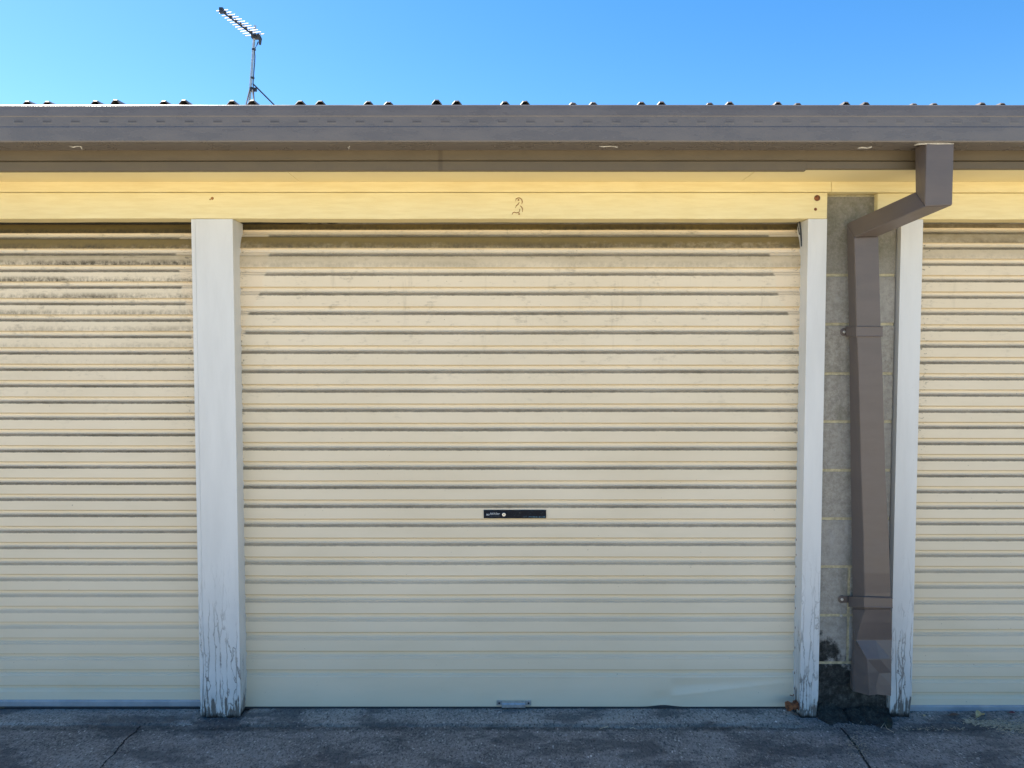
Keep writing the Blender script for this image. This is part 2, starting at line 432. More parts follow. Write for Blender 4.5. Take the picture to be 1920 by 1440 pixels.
p2 = tag(post(px_r0, px_r1, 0, -.002, seedv=9), 'narrow white post left of the block pier')
p3 = tag(post(px_q0, px_q1, 0, -.008, seedv=17, YP=YP3), 'narrow white post right of the block pier')
post(L_END-.17, L_END, 0, 0, seedv=22); post(R_END, R_END+.1, 0, 0, seedv=29, YP=YP3)
# ---- header beams
def beam(x0, x1, name='header_beam', YP=YP):
    m = MB(); nx = int((x1-x0)/.05)
    def fn(x, y, z):
        return (x, y+.0008*nz(x, z, 1, 6), z+(.0022*nz(x, 0, 4, 1.6)+.0012*nz(x, 0, 7, 9) if z < ZH0+.01 else 0))
    m.extr([(YP, ZH0), (YP, ZH1), (.05, ZH1), (.05, ZH0)], x0, x1, nx, closed=True, fn=fn)
    return m.build(name, CREAM, BLD, bevel=.003)
H1 = tag(beam(L_END-.2, px_r1), 'long cream timber beam above the left and middle doors')
H2 = tag(beam(X(1645.5, 380, YP3), R_END+.12, YP=YP3), 'cream timber beam above the right door')
m = MB(); m.box(L_END-4, px_r1+.012, YP-.006, .05, ZH1+.0015, ZF1+.01)
m.box(px_r1+.0135, R_END+4, YP-.005, .05, ZH1+.001, ZF1+.01); m.build('frieze_board', CREAM, BLD, bevel=.002)
# bolts, stain and the outline left by the old number
def disc(mb, c, r, d, n=14, dome=.4):
    rings = []
    for rr, yy in ((1, 0), (1, d*.5), (.75, d*.85), (.3, d)):
        rings.append([(c.x+math.cos(2*math.pi*k/n)*r*rr, c.y-yy, c.z+math.sin(2*math.pi*k/n)*r*rr) for k in range(n)])
    mb.loft(rings)
for (px, py, r, d) in ((1532, 371.5, .012, .005), (1529, 392.5, .006, .003)):
    m = MB(); disc(m, W(px, py, YP), r, d); m.build('bolt_head', RUST, H1, smooth=False)
m = MB(); disc(m, W(398, 372, YP), .006, .0015); disc(m, W(394, 374, YP), .003, .001); m.build('nail_head', RUSTP, H1)
m = MB()
def zp(x, y): return W(800+x/6, 340+y/6, YP-.0006)
for pl in ([(1000, 225), (1005, 200), (1025, 187), (1050, 188), (1070, 205), (1076, 230), (1070, 255)],
           [(1042, 235), (1028, 260), (1008, 275), (998, 300)],
           [(1050, 275), (1068, 288), (1080, 310), (1078, 345)],
           [(1045, 310), (1048, 325), (1040, 347), (1010, 355), (985, 347), (970, 355), (960, 375)]):
    m.tube([zp(*p) for p in pl], [.001]+[.0019]*(len(pl)-2)+[.001], 6)
for p in ((1033, 210), (1040, 368)): disc(m, zp(*p), .0034, .002, 10)
tag(m.build('number_outline', RUSTP, H1), 'rusty outline of a house number 3')
# ---- soffit, fascia, gutter
YF = -.25
XL, XR = L_END-4, R_END+4
m = MB(); sx = [XL, X(548, 330, -.15), X(1405, 330, -.15), XR]
for a, b in zip(sx, sx[1:]): m.box(a+.0012, b-.0012, YF+.012, YP-.0065, ZF1, ZF1+.008)
m.build('soffit', SOFF, BLD)
zf_mid = Z(302, YF); zgb = Z(283.5, YF)
XJ = X(1510, 300, YF)
def fascia(x0, x1, dy, dz, nx):
    zb = Z(319.5, YF)+dz
    pr = [(YF+dy, 2.385), (YF+dy, zf_mid+.004), (YF+dy+.006, zf_mid+.001), (YF+dy-.0015, zf_mid-.003), (YF+dy-.0015, zb+.002), (YF+dy+.001, zb), (YF+dy+.018, zb), (YF+dy+.018, 2.385)]
    m = MB(); m.extr(pr, x0, x1, nx, closed=True, fn=lambda x, y, z: (x, y+.0012*nz(x, 1, 1, .8), z+(.0016*nz(x, 0, 3, .7)+max(0, -x-.2)*-.0016)*(1 if z < 2.3 else 0)))
    return m
fascia(XL, XJ, -.003, -.002, 80).build('fascia', FASC, BLD)
fascia(XJ+.0005, XR, 0, .004, 60).build('fascia', FASC, BLD)
YG = -.372
zt = Z(195, YG); zb = Z(266, YG)
prof = [(YG+.020, zt-.014), (YG+.021, zt-.005), (YG+.016, zt), (YG+.009, zt-.0005), (YG+.0055, zt-.004), (YG+.0025, zt-.020), (YG+.0008, Z(217, YG)), (YG+.0022, Z(218.5, YG)),
        (YG+.0022, Z(236.5, YG)), (YG-.0012, Z(239, YG)), (YG-.0012, zb+.004), (YG+.002, zb), (YG+.006, zb-.0005), (YG+.05, zb+.001), (YG+.055, zb+.004), (YG+.095, zb+.003), (YF-.0045, zb+.0015), (YF-.0045, zt-.02)]
m = MB(); m.extr(prof, XL, XR, 120, fn=lambda x, y, z: (x, y+.0010*nz(x, 0, 2, .9), z+.0012*nz(x, 3, 0, .5)))
GU = m.build('gutter', GUT, BLD, solid=.0012)
# sealant smears under the gutter
def smear(pts, name='sealant', par=None, yy=None, r=.003):
    m = MB(); m.tube([W(px, py, y) for px, py, y in pts], [r*k for k in (.4, 1, .8, 1.1, .5)][:len(pts)], 6); return m.build(name, SIL, par or GU)
smear([(130, 274, -.34), (137, 276, -.33), (146, 274, -.33), (152, 275, -.33), (154, 280, -.33)], r=.0022)
smear([(652, 276, -.33), (654, 279, -.33), (655, 274, -.33)], r=.0025)
smear([(1124, 274.5, -.34), (1132, 275, -.335), (1145, 274, -.335), (1158, 276, -.335)], r=.002)
smear([(1608, 278, -.33), (1616, 276.5, -.33), (1626, 277.5, -.33), (1634, 275.5, -.33)], r=.003)
smear([(1714, 272, -.345), (1722, 270, -.358), (1740, 269, -.36), (1760, 269, -.361), (1788, 269.5, -.361)], r=.004)
# ---- roof sheet
def roof_z(x):
    P = .2485; x0 = X(180, 190, -.31)
    u = ((x-x0+P*40+.035) % P)
    h = 0
    for c in (.035, .035+.073):
        d = abs(u-c)
        h = max(h, 0 if d > .030 else .034*min(1, (1-(max(0, d-.006)/.024)**1.25)))
    return h
m = MB(); rx = []; P = .2485; x0 = X(180, 190, -.31)
k = -28
while True:
    b = x0-.035+P*k
    if b > XR: break
    for c in (0, .005, .012, .020, .029, .035, .041, .050, .058, .065, .0715, .078, .085, .093, .102, .108, .114, .123, .131, .138, .19): rx.append(b+c)
    k += 1
rx = [x for x in rx if XL < x < XR]
def rfn(x, y):
    base = 2.398+(y+.31)*math.tan(R(3))
    h = roof_z(x)
    if y < 0: h *= 1+.30*nz(x, 0, 9, 5.1)+.12*nz(x, 4, 9, 19)
    return base+h+ (.003*nz(x, 2, 2, 3) if y < 0 else 0)+.006*nz(x, 0, 0, .22)-.0040*max(0, x-.2)+.0075*min(1, max(0, .4-x))
ys = [-.315, -.312, -.2, .5, 3, 7]
for y in ys: m.add([(x, y, rfn(x, max(y, -.312)) if y > -.315 else rfn(x, -.312)-.004) for x in rx])
n = len(rx)
for j in range(len(ys)-1):
    for i in range(n-1): m.face((j*n+i, j*n+i+1, (j+1)*n+i+1, (j+1)*n+i))
m.build('roof', ROOF, BLD, solid=.002)
# ---- walls out of frame that close the building, and the block pier
m = MB()
m.box(XL, L_END-.17, .02, .2, -.05, ZH0, 0, .2); m.box(R_END+.1, XR, .02, .2, -.05, ZH0, 0, .2)
m.box(XL, XR, .055, .2, ZH0+.001, 2.36, 0, .2)
m.box(XL, XL+.19, .2, 6.8, -.05, 2.37, 0, .2); m.box(XR-.19, XR, .2, 6.8, -.05, 2.37, 0, .2); m.box(XL+.19, XR-.19, 6.6, 6.8, -.05, 2.7, 0, .2)
m.build('out_of_frame_walls', BLOCK, BLD)
pxa, pxb = px_r1+.0045, px_q0-.0035
m = MB()
m.box(pxa+.002, pxb-.002, YB+.003, .19, -.05, ZH1-.001, 1, 0)
zj = [Z(v, YB) for v in (516, 608, 701, 791, 882, 973, 1063, 1154, 1243)]
cz = [ZH1-.002]+zj+[-.04]
for i, (a, b) in enumerate(zip(cz, cz[1:])):
    zc = (a+b)/2
    jx = X(1591, 1150, YB)
    for (xa, xb) in (((pxa, jx-.005), (jx+.005, pxb)) if i in (7, 8) else ((pxa, pxb),)):
        xa2, xb2 = xa+.001*random.random(), xb-.001*random.random()
        m.box(xa2, xb2, YB+random.uniform(-.001, .001), .18, b+.0055, a-.0055, 0, random.random())
PIER = m.build('block_pier', [BLOCK, MORTAR], BLD, bevel=.003)
# mouldy footing that spills out under the downpipe
m = MB(); fx0, fx1 = pxa-.004, pxb+.004; rows = 12; cols = 36
for j in range(rows+1):
    t = j/rows
    for i in range(cols+1):
        x = fx0+(fx1-fx0)*i/cols; u = i/cols
        y = -.004-.118*t**1.1*(1+.25*nz(x, 2, 0, 16)+.12*nz(x, 5, 0, 50))*min(1, .45+min(u, 1-u)*6)
        hgt = .026+.022*math.exp(-((u-.1)/.25)**2)+.012*math.exp(-((u-.75)/.2)**2)
        z = hgt*(1-t)**1.3*(1+.5*nz(x, t, 5, 17))-.006*t
        if abs(x-X(1588, 1350, -.05)) < .005: z -= .012; 
        m.add([(x, y, z+.005*nz(x, y, 3, 60))])
for j in range(rows):
    for i in range(cols): a = j*(cols+1)+i; m.face((a, a+cols+1, a+cols+2, a+1))
m.build('footing', MOSS, BLD, smooth=True)
# ---- doors
def door(xa, xb, xs0, xs1, zbot, zg0, period, zvis, mat, dent=False, curl=.20, alu=False, label=None, glip=.36):
    pr = []                                       # (z, depth back, phase)
    g = zg0; D = .0095; s = period/.0785
    zz = [(zbot, 0, .45), (g-.05*s, 0, .55), (g-.004, 0, .94)]
    rel = [(0, 0, 1.0), (.0035, .0032, .05), (.0085, .0032, .10), (.0145, D, .18), (.0250, D, .34), (.0290, .0012, .372), (.0302, 0, .382), (.054, 0, .65), (.0745, 0, .95)]
    pr = list(zz)
    cells = [(.45, .55), (.55, .94)]
    while g < zvis+.12:
        for r_, d_, p_ in rel: pr.append((g+r_*s, d_, p_))
        g += period
    m = MB(); nx = 72
    zc = zvis-.16
    for i in range(nx+1):
        x = xa+(xb-xa)*i/nx
        for (z, d, p) in pr:
            y = YD+d
            if z > zc: y += (z-zc)**2/(2*curl)
            y += .0012*nz(x, z, 3, 1.3)
            z2 = z+.0009*nz(x, z*.4, 6, 2.2)
            m.add([(x, y, z2)])
    n = len(pr)
    for i in range(nx):
        x = xa+(xb-xa)*i/nx; x2 = xa+(xb-xa)*(i+1)/nx
        for j in range(2 if dent else 0, n-1):
            p0, p1 = pr[j][2], pr[j+1][2]
            if p0 >= 1.0 and p1 < .5: p0 = 0
            a = i*n+j; b = (i+1)*n+j
            m.face((a, b, b+1, a+1), 0, [(x, p0), (x2, p0), (x2, p1), (x, p1)])
    o = m.build('door', mat, BLD, recalc=False)
    if label: tag(o, label)
    return o
xm0, xm1 = px_l1-.03, px_r0+.02
vis0, vis1 = X(447, 600, YD), X(1499, 600, YD)
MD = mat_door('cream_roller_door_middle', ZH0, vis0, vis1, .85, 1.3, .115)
PM = (Z(515.8, YD)-Z(951, YD))/12; zg = Z(951, YD)-9*PM; ztopv = ZH0
PL = (Z(571, YD)-Z(1058.7, YD))/16; gL = Z(1058.7, YD)-8*PL
PR = (Z(589.8, YD)-Z(1013.8, YD))/14; gR = Z(1013.8, YD)-10*PR
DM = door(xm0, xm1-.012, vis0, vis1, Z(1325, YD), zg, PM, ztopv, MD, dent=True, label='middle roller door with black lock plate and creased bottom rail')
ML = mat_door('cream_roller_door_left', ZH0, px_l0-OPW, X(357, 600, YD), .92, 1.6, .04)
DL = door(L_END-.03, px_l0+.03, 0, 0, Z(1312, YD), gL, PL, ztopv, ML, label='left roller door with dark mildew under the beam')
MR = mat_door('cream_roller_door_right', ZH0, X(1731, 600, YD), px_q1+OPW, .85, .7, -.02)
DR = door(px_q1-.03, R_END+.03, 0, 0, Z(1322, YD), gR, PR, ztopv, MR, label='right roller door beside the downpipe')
# bottom rail of the middle door, with its crease and dent
def sd_seg(px, pz, a, b):
    ax, az = a; dx, dz = b[0]-ax, b[1]-az; L2 = dx*dx+dz*dz
    t = ((px-ax)*dx+(pz-az)*dz)/L2; t = min(1, max(0, t))
    ex, ez = px-ax-dx*t, pz-az-dz*t
    return math.hypot(ex, ez), (dx*(pz-az)-dz*(px-ax))/math.sqrt(L2), t
A = W(1262, 1304, YD); B = W(1490, 1276, YD); C = W(1268, 1318, YD)
m = MB(); nx, nzr = 330, 20; z0, z1 = Z(1325, YD), zg-.004
for i in range(nx+1):
    x = xm0+(xm1-.012-xm0)*i/nx
    for j in range(nzr+1):
        t = j/nzr; z = z0+(z1-z0)*t
        d, sgn, tt = sd_seg(x, z, (A.x, A.z), (B.x, B.z))
        y = YD+.0012*nz(x, z, 3, 1.3)
        fade = min(1, max(0, (1-t))*4)
        if x > A.x-.02: y += (-.0032*math.exp(-d/.010)*(1 if sgn > 0 else .8)+ (.0055*min(1, max(0, sgn)/.03) if sgn > 0 else -.001))*fade*min(1, max(0, (x-A.x+.02)/.03))
        dd = math.hypot((x-X(1240, 1310, YD))/.045, (z-Z(1312, YD))/.03)
        y += .0060*math.exp(-dd*dd)*fade
        lift = .006*math.exp(-((x-X(1245, 1320, YD))/.05)**2)*(1-t)
        m.add([(x, y, z+lift)])
for i in range(nx):
    for j in range(nzr):
        a = i*(nzr+1)+j; b = a+nzr+1; x = m.v[a][0]; x2 = m.v[b][0]
        p0 = .45+.48*(j/nzr)**1.5*1; p1 = .45+.48*((j+1)/nzr)**1.5
        m.face((a, b, b+1, a+1), 0, [(x, p0), (x2, p0), (x2, p1), (x, p1)])
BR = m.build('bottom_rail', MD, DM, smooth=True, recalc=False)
# seal
def seal(x0, x1, zt_, zb_, par, wave=False):
    m = MB(); nx = 120
    f = lambda x, y, z: (x, y, z+(.006*math.exp(-((x-X(1245, 1320, YD))/.05)**2) if wave and z > zb_+.001 else 0))
    m.extr([(YD-.004, zb_), (YD-.006, (zt_+zb_)/2), (YD-.003, zt_), (YD+.012, zt_), (YD+.012, zb_)], x0, x1, nx, closed=True, fn=f)
    return m.build('weather_seal', RUB, par)
seal(xm0, xm1-.012, Z(1325, YD)+.0006, Z(1331.5, YD), DM, True)
def bar(x0, x1, zt_, zb_, par):
    m = MB(); m.extr([(YD-.004, zb_), (YD-.0075, zb_+.003), (YD-.0075, zt_-.004), (YD-.002, zt_), (YD+.012, zt_), (YD+.012, zb_)], x0, x1, 30, closed=True)
    return m.build('bottom_bar', ALU, par, bevel=.001)
bar(L_END-.02, px_l0+.03, Z(1312, YD)+.0005, Z(1324, YD), DL); bar(px_q1-.03, R_END+.02, Z(1322, YD)+.0005, Z(1335.5, YD), DR)
seal(L_END-.02, px_l0+.03, Z(1324, YD)-.0005, Z(1329, YD), DL); seal(px_q1-.03, R_END+.02, Z(1335.5, YD)-.0005, Z(1338.5, YD), DR)
# lock plate
def rbox(px0, py0, px1, py1, y0, y1): 
    a = W(px0, py1, y0); b = W(px1, py0, y0); return a.x, b.x, y0, y1, a.z, b.z
m = MB(); m.box(*rbox(907, 956.5, 1024, 972, YD-.006, YD+.002)); LP = m.build('lock_plate', BLACK, DM, bevel=.0015)
def text(s, px, py, hpx, mat, name, par, shear=0, y=YD-.0063, wpx=None, bold=0.0):
    c = bpy.data.curves.new(name, 'FONT'); c.body = s; c.size = 1; c.shear = shear; c.offset = bold
    o = bpy.data.objects.new(name, c); COL.objects.link(o); bpy.context.view_layer.update()
    dg = bpy.context.evaluated_depsgraph_get(); me = bpy.data.meshes.new_from_object(o.evaluated_get(dg))
    bpy.data.objects.remove(o)
    xs = [v.co.x for v in me.vertices]; ysv = [v.co.y for v in me.vertices]
    w0, h0 = max(xs)-min(xs), max(ysv)-min(ysv); p = W(px, py, y); sc = F/3.08
    wpx = wpx or hpx*w0/h0
    for v in me.vertices:
        v.co = ((v.co.x-min(xs))/w0*wpx/sc+p.x, y, (v.co.y-min(ysv))/h0*hpx/sc+p.z)
    me.materials.append(mat); me.name = name
    o = bpy.data.objects.new(name, me); COL.objects.link(o); o.parent = par
    k = o.modifiers.new('solid', 'SOLIDIFY'); k.thickness = .0004
    return o
text('B&D', 911.5, 966.5, 3.2, LETT, 'lettering', LP, .2, wpx=6.5, bold=.02)
text('Roll-A-Door', 919, 965.0, 4.0, LETT, 'lettering', LP, .3, wpx=18.5, bold=.02)
m = MB(); m.box(*rbox(918, 967.3, 938, 967.7, YD-.0063, YD-.006)); m.build('rule_line', BLUEL, LP)
m = MB()
c = W(944.8, 964.8, YD-.006); n = 20
rings = [[(c.x+math.cos(2*math.pi*k/n)*r, c.y-d, c.z+math.sin(2*math.pi*k/n)*r) for k in range(n)] for r, d in ((.0078, 0), (.0078, .002), (.0066, .003), (.0040, .003), (.0036, .0015), (.0005, .0015))]
m.loft(rings); LK = m.build('lock_cylinder', CHROME, LP)
m = MB(); m.box(c.x-.003, c.x+.003, c.y-.0028, c.y-.0016, c.z-.0009, c.z+.0009); m.build('keyhole', BLACK, LP)
m = MB(); m.box(*rbox(950, 957.6, 1022.5, 971.2, YD-.0065, YD-.0055)); m.build('worn_label', WORN, LP)
# lift handle
m = MB()
def hb(px0, py0, px1, py1, ya, yb): m.box(*rbox(px0, py0, px1, py1, ya, yb))
for px0 in (931, 985):
    hb(px0, 1313.5, px0+11, 1323, YD-.004, YD-.0005)
c0 = [(940, 1314), (984, 1314)]
a = W(941, 1313.5, YD); b = W(985, 1313.5, YD)
m.extr([(YD-.004, a.z+.001), (YD-.020, a.z-.001), (YD-.024, a.z-.006), (YD-.024, a.z-.020), (YD-.021, a.z-.020), (YD-.021, a.z-.008), (YD-.004, a.z-.003)], a.x, b.x, 1, closed=True)
for xx in (a.x, b.x-.003): m.box(xx-.001, xx+.002, YD-.022, YD-.004, a.z-.019, a.z-.0025)
HND = m.build('handle', GALV, DM, bevel=.0012)
for px in (936, 991):
    m = MB(); disc(m, W(px, 1318.5, YD-.004), .0042, .002, 10); m.build('rivet', DARKM, HND)
# rusted foot of the door guide, rusty bolts beside it
m = MB()
def jag(pts, y, d):
    f_ = [W(a, b, y+.004*nz(a, b, 1, .3)) for a, b in pts]
    b_ = [q+Vector((0, d, 0)) for q in f_]; k = m.add(f_+b_); n_ = len(pts)
    m.face([k+i for i in range(n_)]); m.face([k+n_+i for i in range(n_)][::-1])
    for i in range(n_): m.face((k+i, k+n_+i, k+n_+(i+1) % n_, k+(i+1) % n_))
jag([(1472, 1317), (1478, 1315), (1484, 1318), (1489, 1317), (1490, 1324), (1487, 1331), (1482, 1334), (1476, 1333), (1473, 1327)], YP+.004, .005)
jag([(1488, 1316), (1494, 1313), (1499, 1320), (1503, 1331), (1507, 1338), (1501, 1336), (1495, 1330), (1489, 1331)], YP+.012, .010)
jag([(1476, 1322), (1482, 1319), (1494, 1321), (1494, 1327), (1482, 1330)], YP-.002, .004)
m.tube([W(1488, 1302, YP+.02), W(1487, 1305, YP+.0), W(1481, 1303, YP-.004)], .0022, 6)
m.build('guide_bracket', RUST, p2, bevel=.002)
m = MB(); m.tube([W(1499, 414, .03), W(1501, 432, .026), W(1503, 462, .022)], .003, 6); m.tube([W(1494, 412, .05), W(1499, 440, .03)], .002, 6)
m.build('door_guide', DARKM, DM)
# rust flecks down the guide edge of the post
for i in range(9):
    py = (1012, 1040, 1063, 1100, 1141, 1177, 1214, 1262, 1291)[i]; q = W(1500.3-(py-420)*.0122, py, YP+.045)
    m = MB(); a, b = random.uniform(.003, .006), random.uniform(.003, .009)
    m.tube([q+Vector((0, 0, -a)), q+Vector((-.0006, -.001, 0)), q+Vector((0, 0, b))], [.0005, .0013, .0005], 6)
    m.build('rust_scale', RUST, p2)

# ---- downpipe
DP = empty('downpipe', None, None); DP.parent = BLD; DP['label'] = 'brown rectangular downpipe with dented foot'
y0f, y0b = -.362, -.285; y1f, y1b = -.112, -.034
def ring(bl, fl, fr): return [bl, fl, fr, Vector((bl.x+fr.x-fl.x, bl.y+fr.y-fl.y, bl.z+fr.z-fl.z))]
top_fl = W(1737, 275, y0f); top_fr = W(1789, 275, y0f)
T = [Vector((W(1715, 300, y0b).x, y0b, zb+.003)), Vector((top_fl.x, y0f, zb+.003)), Vector((top_fr.x, y0f, zb+.003)), Vector((W(1715, 300, y0b).x+top_fr.x-top_fl.x, y0b, zb+.003))]
T[0].x = T[1].x; T[3].x = T[2].x
B1 = W(1737, 387.5, y0f); C1 = W(1789, 385, y0f); A1 = Vector((B1.x, y0b, W(1715, 360, y0b).z))
B1.x = T[1].x; C1.x = T[2].x
r1 = [A1, B1, C1, Vector((C1.x, y0b, A1.z+(C1.z-B1.z)))]
B2 = W(1602, 445, y1f); C2 = W(1647.5, 443, y1f); A2 = W(1587.5, 419, y1b)
r2 = ring(A2, B2, C2)
m = MB(); m.loft([T, r1]); m.build('outlet_section', PIPE, DP, bevel=.004)
m = MB(); m.loft([[p.copy() for p in r1], r2]); m.build('offset_section', PIPE, DP, bevel=.004)
levels = [(625, 1591.5, 1606.5, 1652.5, -.112), (690, 1592.3, 1610, 1655.5, -.113), (890, 1594.6, 1615, 1661, -.116), (1000, 1596, 1619, 1667, -.12), (1075, 1597, 1620, 1670, -.124), (1112, 1598, 1621.5, 1671, -.118), (1142, 1598.5, 1622, 1671, -.118)]
rings = [[Vector((q.x*1.0, q.y, q.z-.0008)) for q in r2]]
for (py, a, b, c, yf) in levels: rings.append(ring(W(a, py, y1b), W(b, py, yf), W(c, py, yf)))
def dense(rings, k):     # subdivide each side for gentle irregularity
    out = []
    for r in rings:
        q = []
        for i in range(4):
            a, b = r[i], r[(i+1) % 4]
            for j in range(k): q.append(a.lerp(b, j/k))
        out.append(q)
    return out
m = MB(); m.loft(dense(rings, 1)); m.build('pipe_section', PIPE, DP, bevel=.0045)
# crushed foot
rowsd = [(1142.5, [(1598.5, -.034), (1622, -.1175), (1645, -.1180), (1671, -.1175)]),
         (1168, [(1599.5, -.042), (1614, -.108), (1643, -.110), (1672.5, -.109)]),
         (1200, [(1602, -.052), (1605, -.086), (1640, -.090), (1673, -.088)]),
         (1236, [(1600, -.052), (1626, -.124), (1650, -.122), (1671.5, -.106)]),
         (1262, [(1599, -.055), (1628, -.130), (1648, -.108), (1672, -.112)]),
         (1284, [(1598.5, -.058), (1629, -.131), (1643, -.112), (1671.5, -.122)]),
         (1304, [(1600, -.062), (1630, -.132), (1645, -.118), (1671, -.126)])]
rg = []
for ri, (py, pts) in enumerate(rowsd):
    dy = (-8, 0, -2, 1) if ri == len(rowsd)-1 else (0, 0, 0, 0)
    r = [W(px, py+dyy, y) for (px, y), dyy in zip(pts, dy)]
    r.append(Vector((r[3].x, -.045, r[3].z))); r.append(Vector((r[0].x+.002, -.03, r[0].z)))
    rg.append(r)
m = MB(); m.loft(rg, caps=False); tag(m.build('pipe_foot', PIPE, DP), 'crushed and creased foot of the downpipe')
pf = [o for o in DP.children if o.name.startswith('pipe_foot')][0]
k = pf.modifiers.new('bevel', 'BEVEL'); k.width = .005; k.segments = 3; k.limit_method = 'NONE'
k = pf.modifiers.new('solid', 'SOLIDIFY'); k.thickness = .0012; k.offset = -1
# seam line on the pipe and straps
def strap(pyt, pyb, x_bl, x_fl, x_fr, yf, ear, skew=0, name='strap'):
    m = MB()
    def rr(py, g, sk):
        bl = W(x_bl, py, y1b); fl = W(x_fl, py, yf); fr = W(x_fr, py+sk, yf)
        bl = Vector((bl.x-g, -.012, W(x_bl, py, -.012).z)); fl = Vector((fl.x-g, yf-g, fl.z)); fr = Vector((fr.x+g, yf-g, fr.z)); br = Vector((fr.x, -.012, fr.z))
        return [bl, fl, fr, br]
    m.loft([rr(pyb, .0035, skew), rr(pyb-.8, .0055, skew), rr(pyb-2.2, .004, skew), rr(pyt+2.2, .004, skew), rr(pyt+.8, .0055, skew), rr(pyt, .0035, skew)])
    e = W(ear[0], ear[1], -.006)
    disc(m, Vector((e.x, -.001, e.z)), .0165, .004, 18)
    m.box(e.x, W(x_bl, pyt, y1b).x+.004, -.006, -.002, e.z-.014, e.z+.014)
    s = m.build(name, PIPE, DP, bevel=.001)
    m = MB(); disc(m, Vector((e.x, -.005, e.z)), .006, .005, 10); m.build('screw', CHROME, s)
    return s
strap(612, 631.5, 1592, 1606.5, 1652.5, -.113, (1583, 622.5))
strap(1118, 1138, 1597, 1621, 1671, -.121, (1579, 1124), 2)
m = MB(); disc(m, W(1577, 1154.5, YB), .006, .003, 12); m.build('mortar_plug', SIL, PIER)

# ------------------------------------------------------------------ door sills
POSTS = [((px_l0+px_l1)/2, (px_l1-px_l0)/2), ((px_r0+px_r1)/2, (px_r1-px_r0)/2), ((px_q0+px_q1)/2, (px_q1-px_q0)/2)]
def sill(x0, x1, yf, hh, yb=.30, amp=.013):
    m = MB(); nx = int((x1-x0)/.012); prof = 7; h0 = hh
    for i in range(nx+1):
        x = x0+(x1-x0)*i/nx
        near = min((max(0, abs(x-pc)-pw) for pc, pw in POSTS), default=1)
        hh = h0-(h0+.003)*math.exp(-(near/.012)**2)
        e = yf+amp*nz(x, 0, 2, 3)+amp*.8*nz(x, 0, 8, 24)+amp*.5*nz(x, 0, 3, 70)
        pts = [(e-.004, -.012), (e, hh*.45), (e+.006, hh*.85), (e+.014, hh), (e+.06, hh), (.0, hh), (yb, hh)]
        m.add([(x, y, z+(.0012*nz(x, y, 1, 22)+.001*nz(x, y, 4, 60) if z > 0 else 0)) for y, z in pts])
    for i in range(nx):
        for j in range(prof-1): a = i*prof+j; m.face((a, a+prof, a+prof+1, a+1))
    return tag(m.build('pavement', SLAB, smooth=True), kind='structure')
sill(px_l0-.004, px_r1-.02, -.108, .0105)
sill(L_END, px_l0-.006, -.095, .0085, amp=.008)
sill(px_q0-.0, R_END, -.07, .0012, amp=.006)

# ------------------------------------------------------------------ television antenna
AY = 4.95
foot = W(467.5, 193, AY); topm = W(478.2, 48, AY); axis_ = (topm-foot)
roofz = 2.398+(AY+.31)*math.tan(R(3))+.03
base = foot+axis_*((roofz-foot.z)/axis_.z)
ANT = empty('tv_antenna', 'grey television antenna on a braced mast standing on the roof', 'antenna', base)
def abuild(m, name, mat, par=ANT):
    o = m.build(name, mat, par, smooth=False)
    if par is ANT: o.matrix_parent_inverse.identity(); o.location = -base
    return o
m = MB(); m.tube([base, topm], .0145, 12); MAST = abuild(m, 'mast', TUBE)
bj = W(479.5, 69, AY)
be = G(0, 0)
d = ray(415.5, 21); t = (bj.z-CZ)/d.z
be = Vector((CX+t*d.x, CY+t*d.y, bj.z))
m = MB(); bdir = (be-bj).normalized(); perp = Vector((-bdir.y, bdir.x, 0)).normalized()
m.tube([bj-bdir*.05, be], .0085, 8); m.tube([bj+Vector((0, 0, .035)), bj+bdir*.05+Vector((0, 0, .026)), be-bdir*.06+Vector((0, 0, .026)), be], .004, 6)
abuild(m, 'boom', DARKM)
L = (be-bj).length; ne = 12
for i in range(ne):
    f = .03+.95*i/(ne-1); c = bj+bdir*L*f+Vector((0, 0, .012)); hl = .112-.05*f
    m = MB(); m.tube([c-perp*hl, c+perp*hl], .0050, 6); abuild(m, 'element', ELEM)
    if i % 2 == 0:
        pass
for i in range(6):
    m = MB(); c = bj+bdir*L*(.15+.15*i); m.box(c.x-.009, c.x+.009, c.y-.012, c.y+.012, c.z-.006, c.z+.024)
    abuild(m, 'insulator', DARKM)
m = MB(); m.box(be.x-.018, be.x+.018, be.y-.02, be.y+.02, be.z-.018, be.z+.03); abuild(m, 'boom_cap', DARKM)
m = MB(); m.tube([bj, bj+Vector((.035, -.02, .005)), bj+Vector((.055, -.02, -.03)), bj+Vector((.05, -.02, -.09))], [.022, .024, .018, .012], 10)
m.box(bj.x-.04, bj.x+.03, bj.y-.03, bj.y+.03, bj.z-.02, bj.z+.018); abuild(m, 'feed_box', DARKM)
def on(px, py, dy=0): return W(px, py, AY+dy)
m = MB(); m.tube([on(484, 78, -.03), on(482, 84, -.03), on(478.5, 90, -.03), on(477, 93, -.03), on(478, 105, -.03), on(477.5, 118, -.03), on(476, 135, -.03), on(474.5, 157, -.03), on(476, 180, -.03), on(477, 196, -.03), on(477, 230, -.03)], .0055, 6); abuild(m, 'cable', DARKM)
def brace(p, q, name='brace'):
    e = p+(q-p)*((roofz-p.z)/(q.z-p.z)); m = MB(); m.tube([p, e], .0075, 6); abuild(m, name, DARKM)
brace(on(474.3, 157), on(510.8, 193.5, .1)); brace(on(468.8, 165), on(462, 193, -.1)); brace(on(473, 165), on(476.5, 193, -.25))
for py in (93, 146): p = on(475.8-(py-93)*.045, py); m = MB(); m.tube([p-Vector((0, 0, .008)), p+Vector((0, 0, .008))], .021, 10); abuild(m, 'clamp', DARKM)
m = MB()
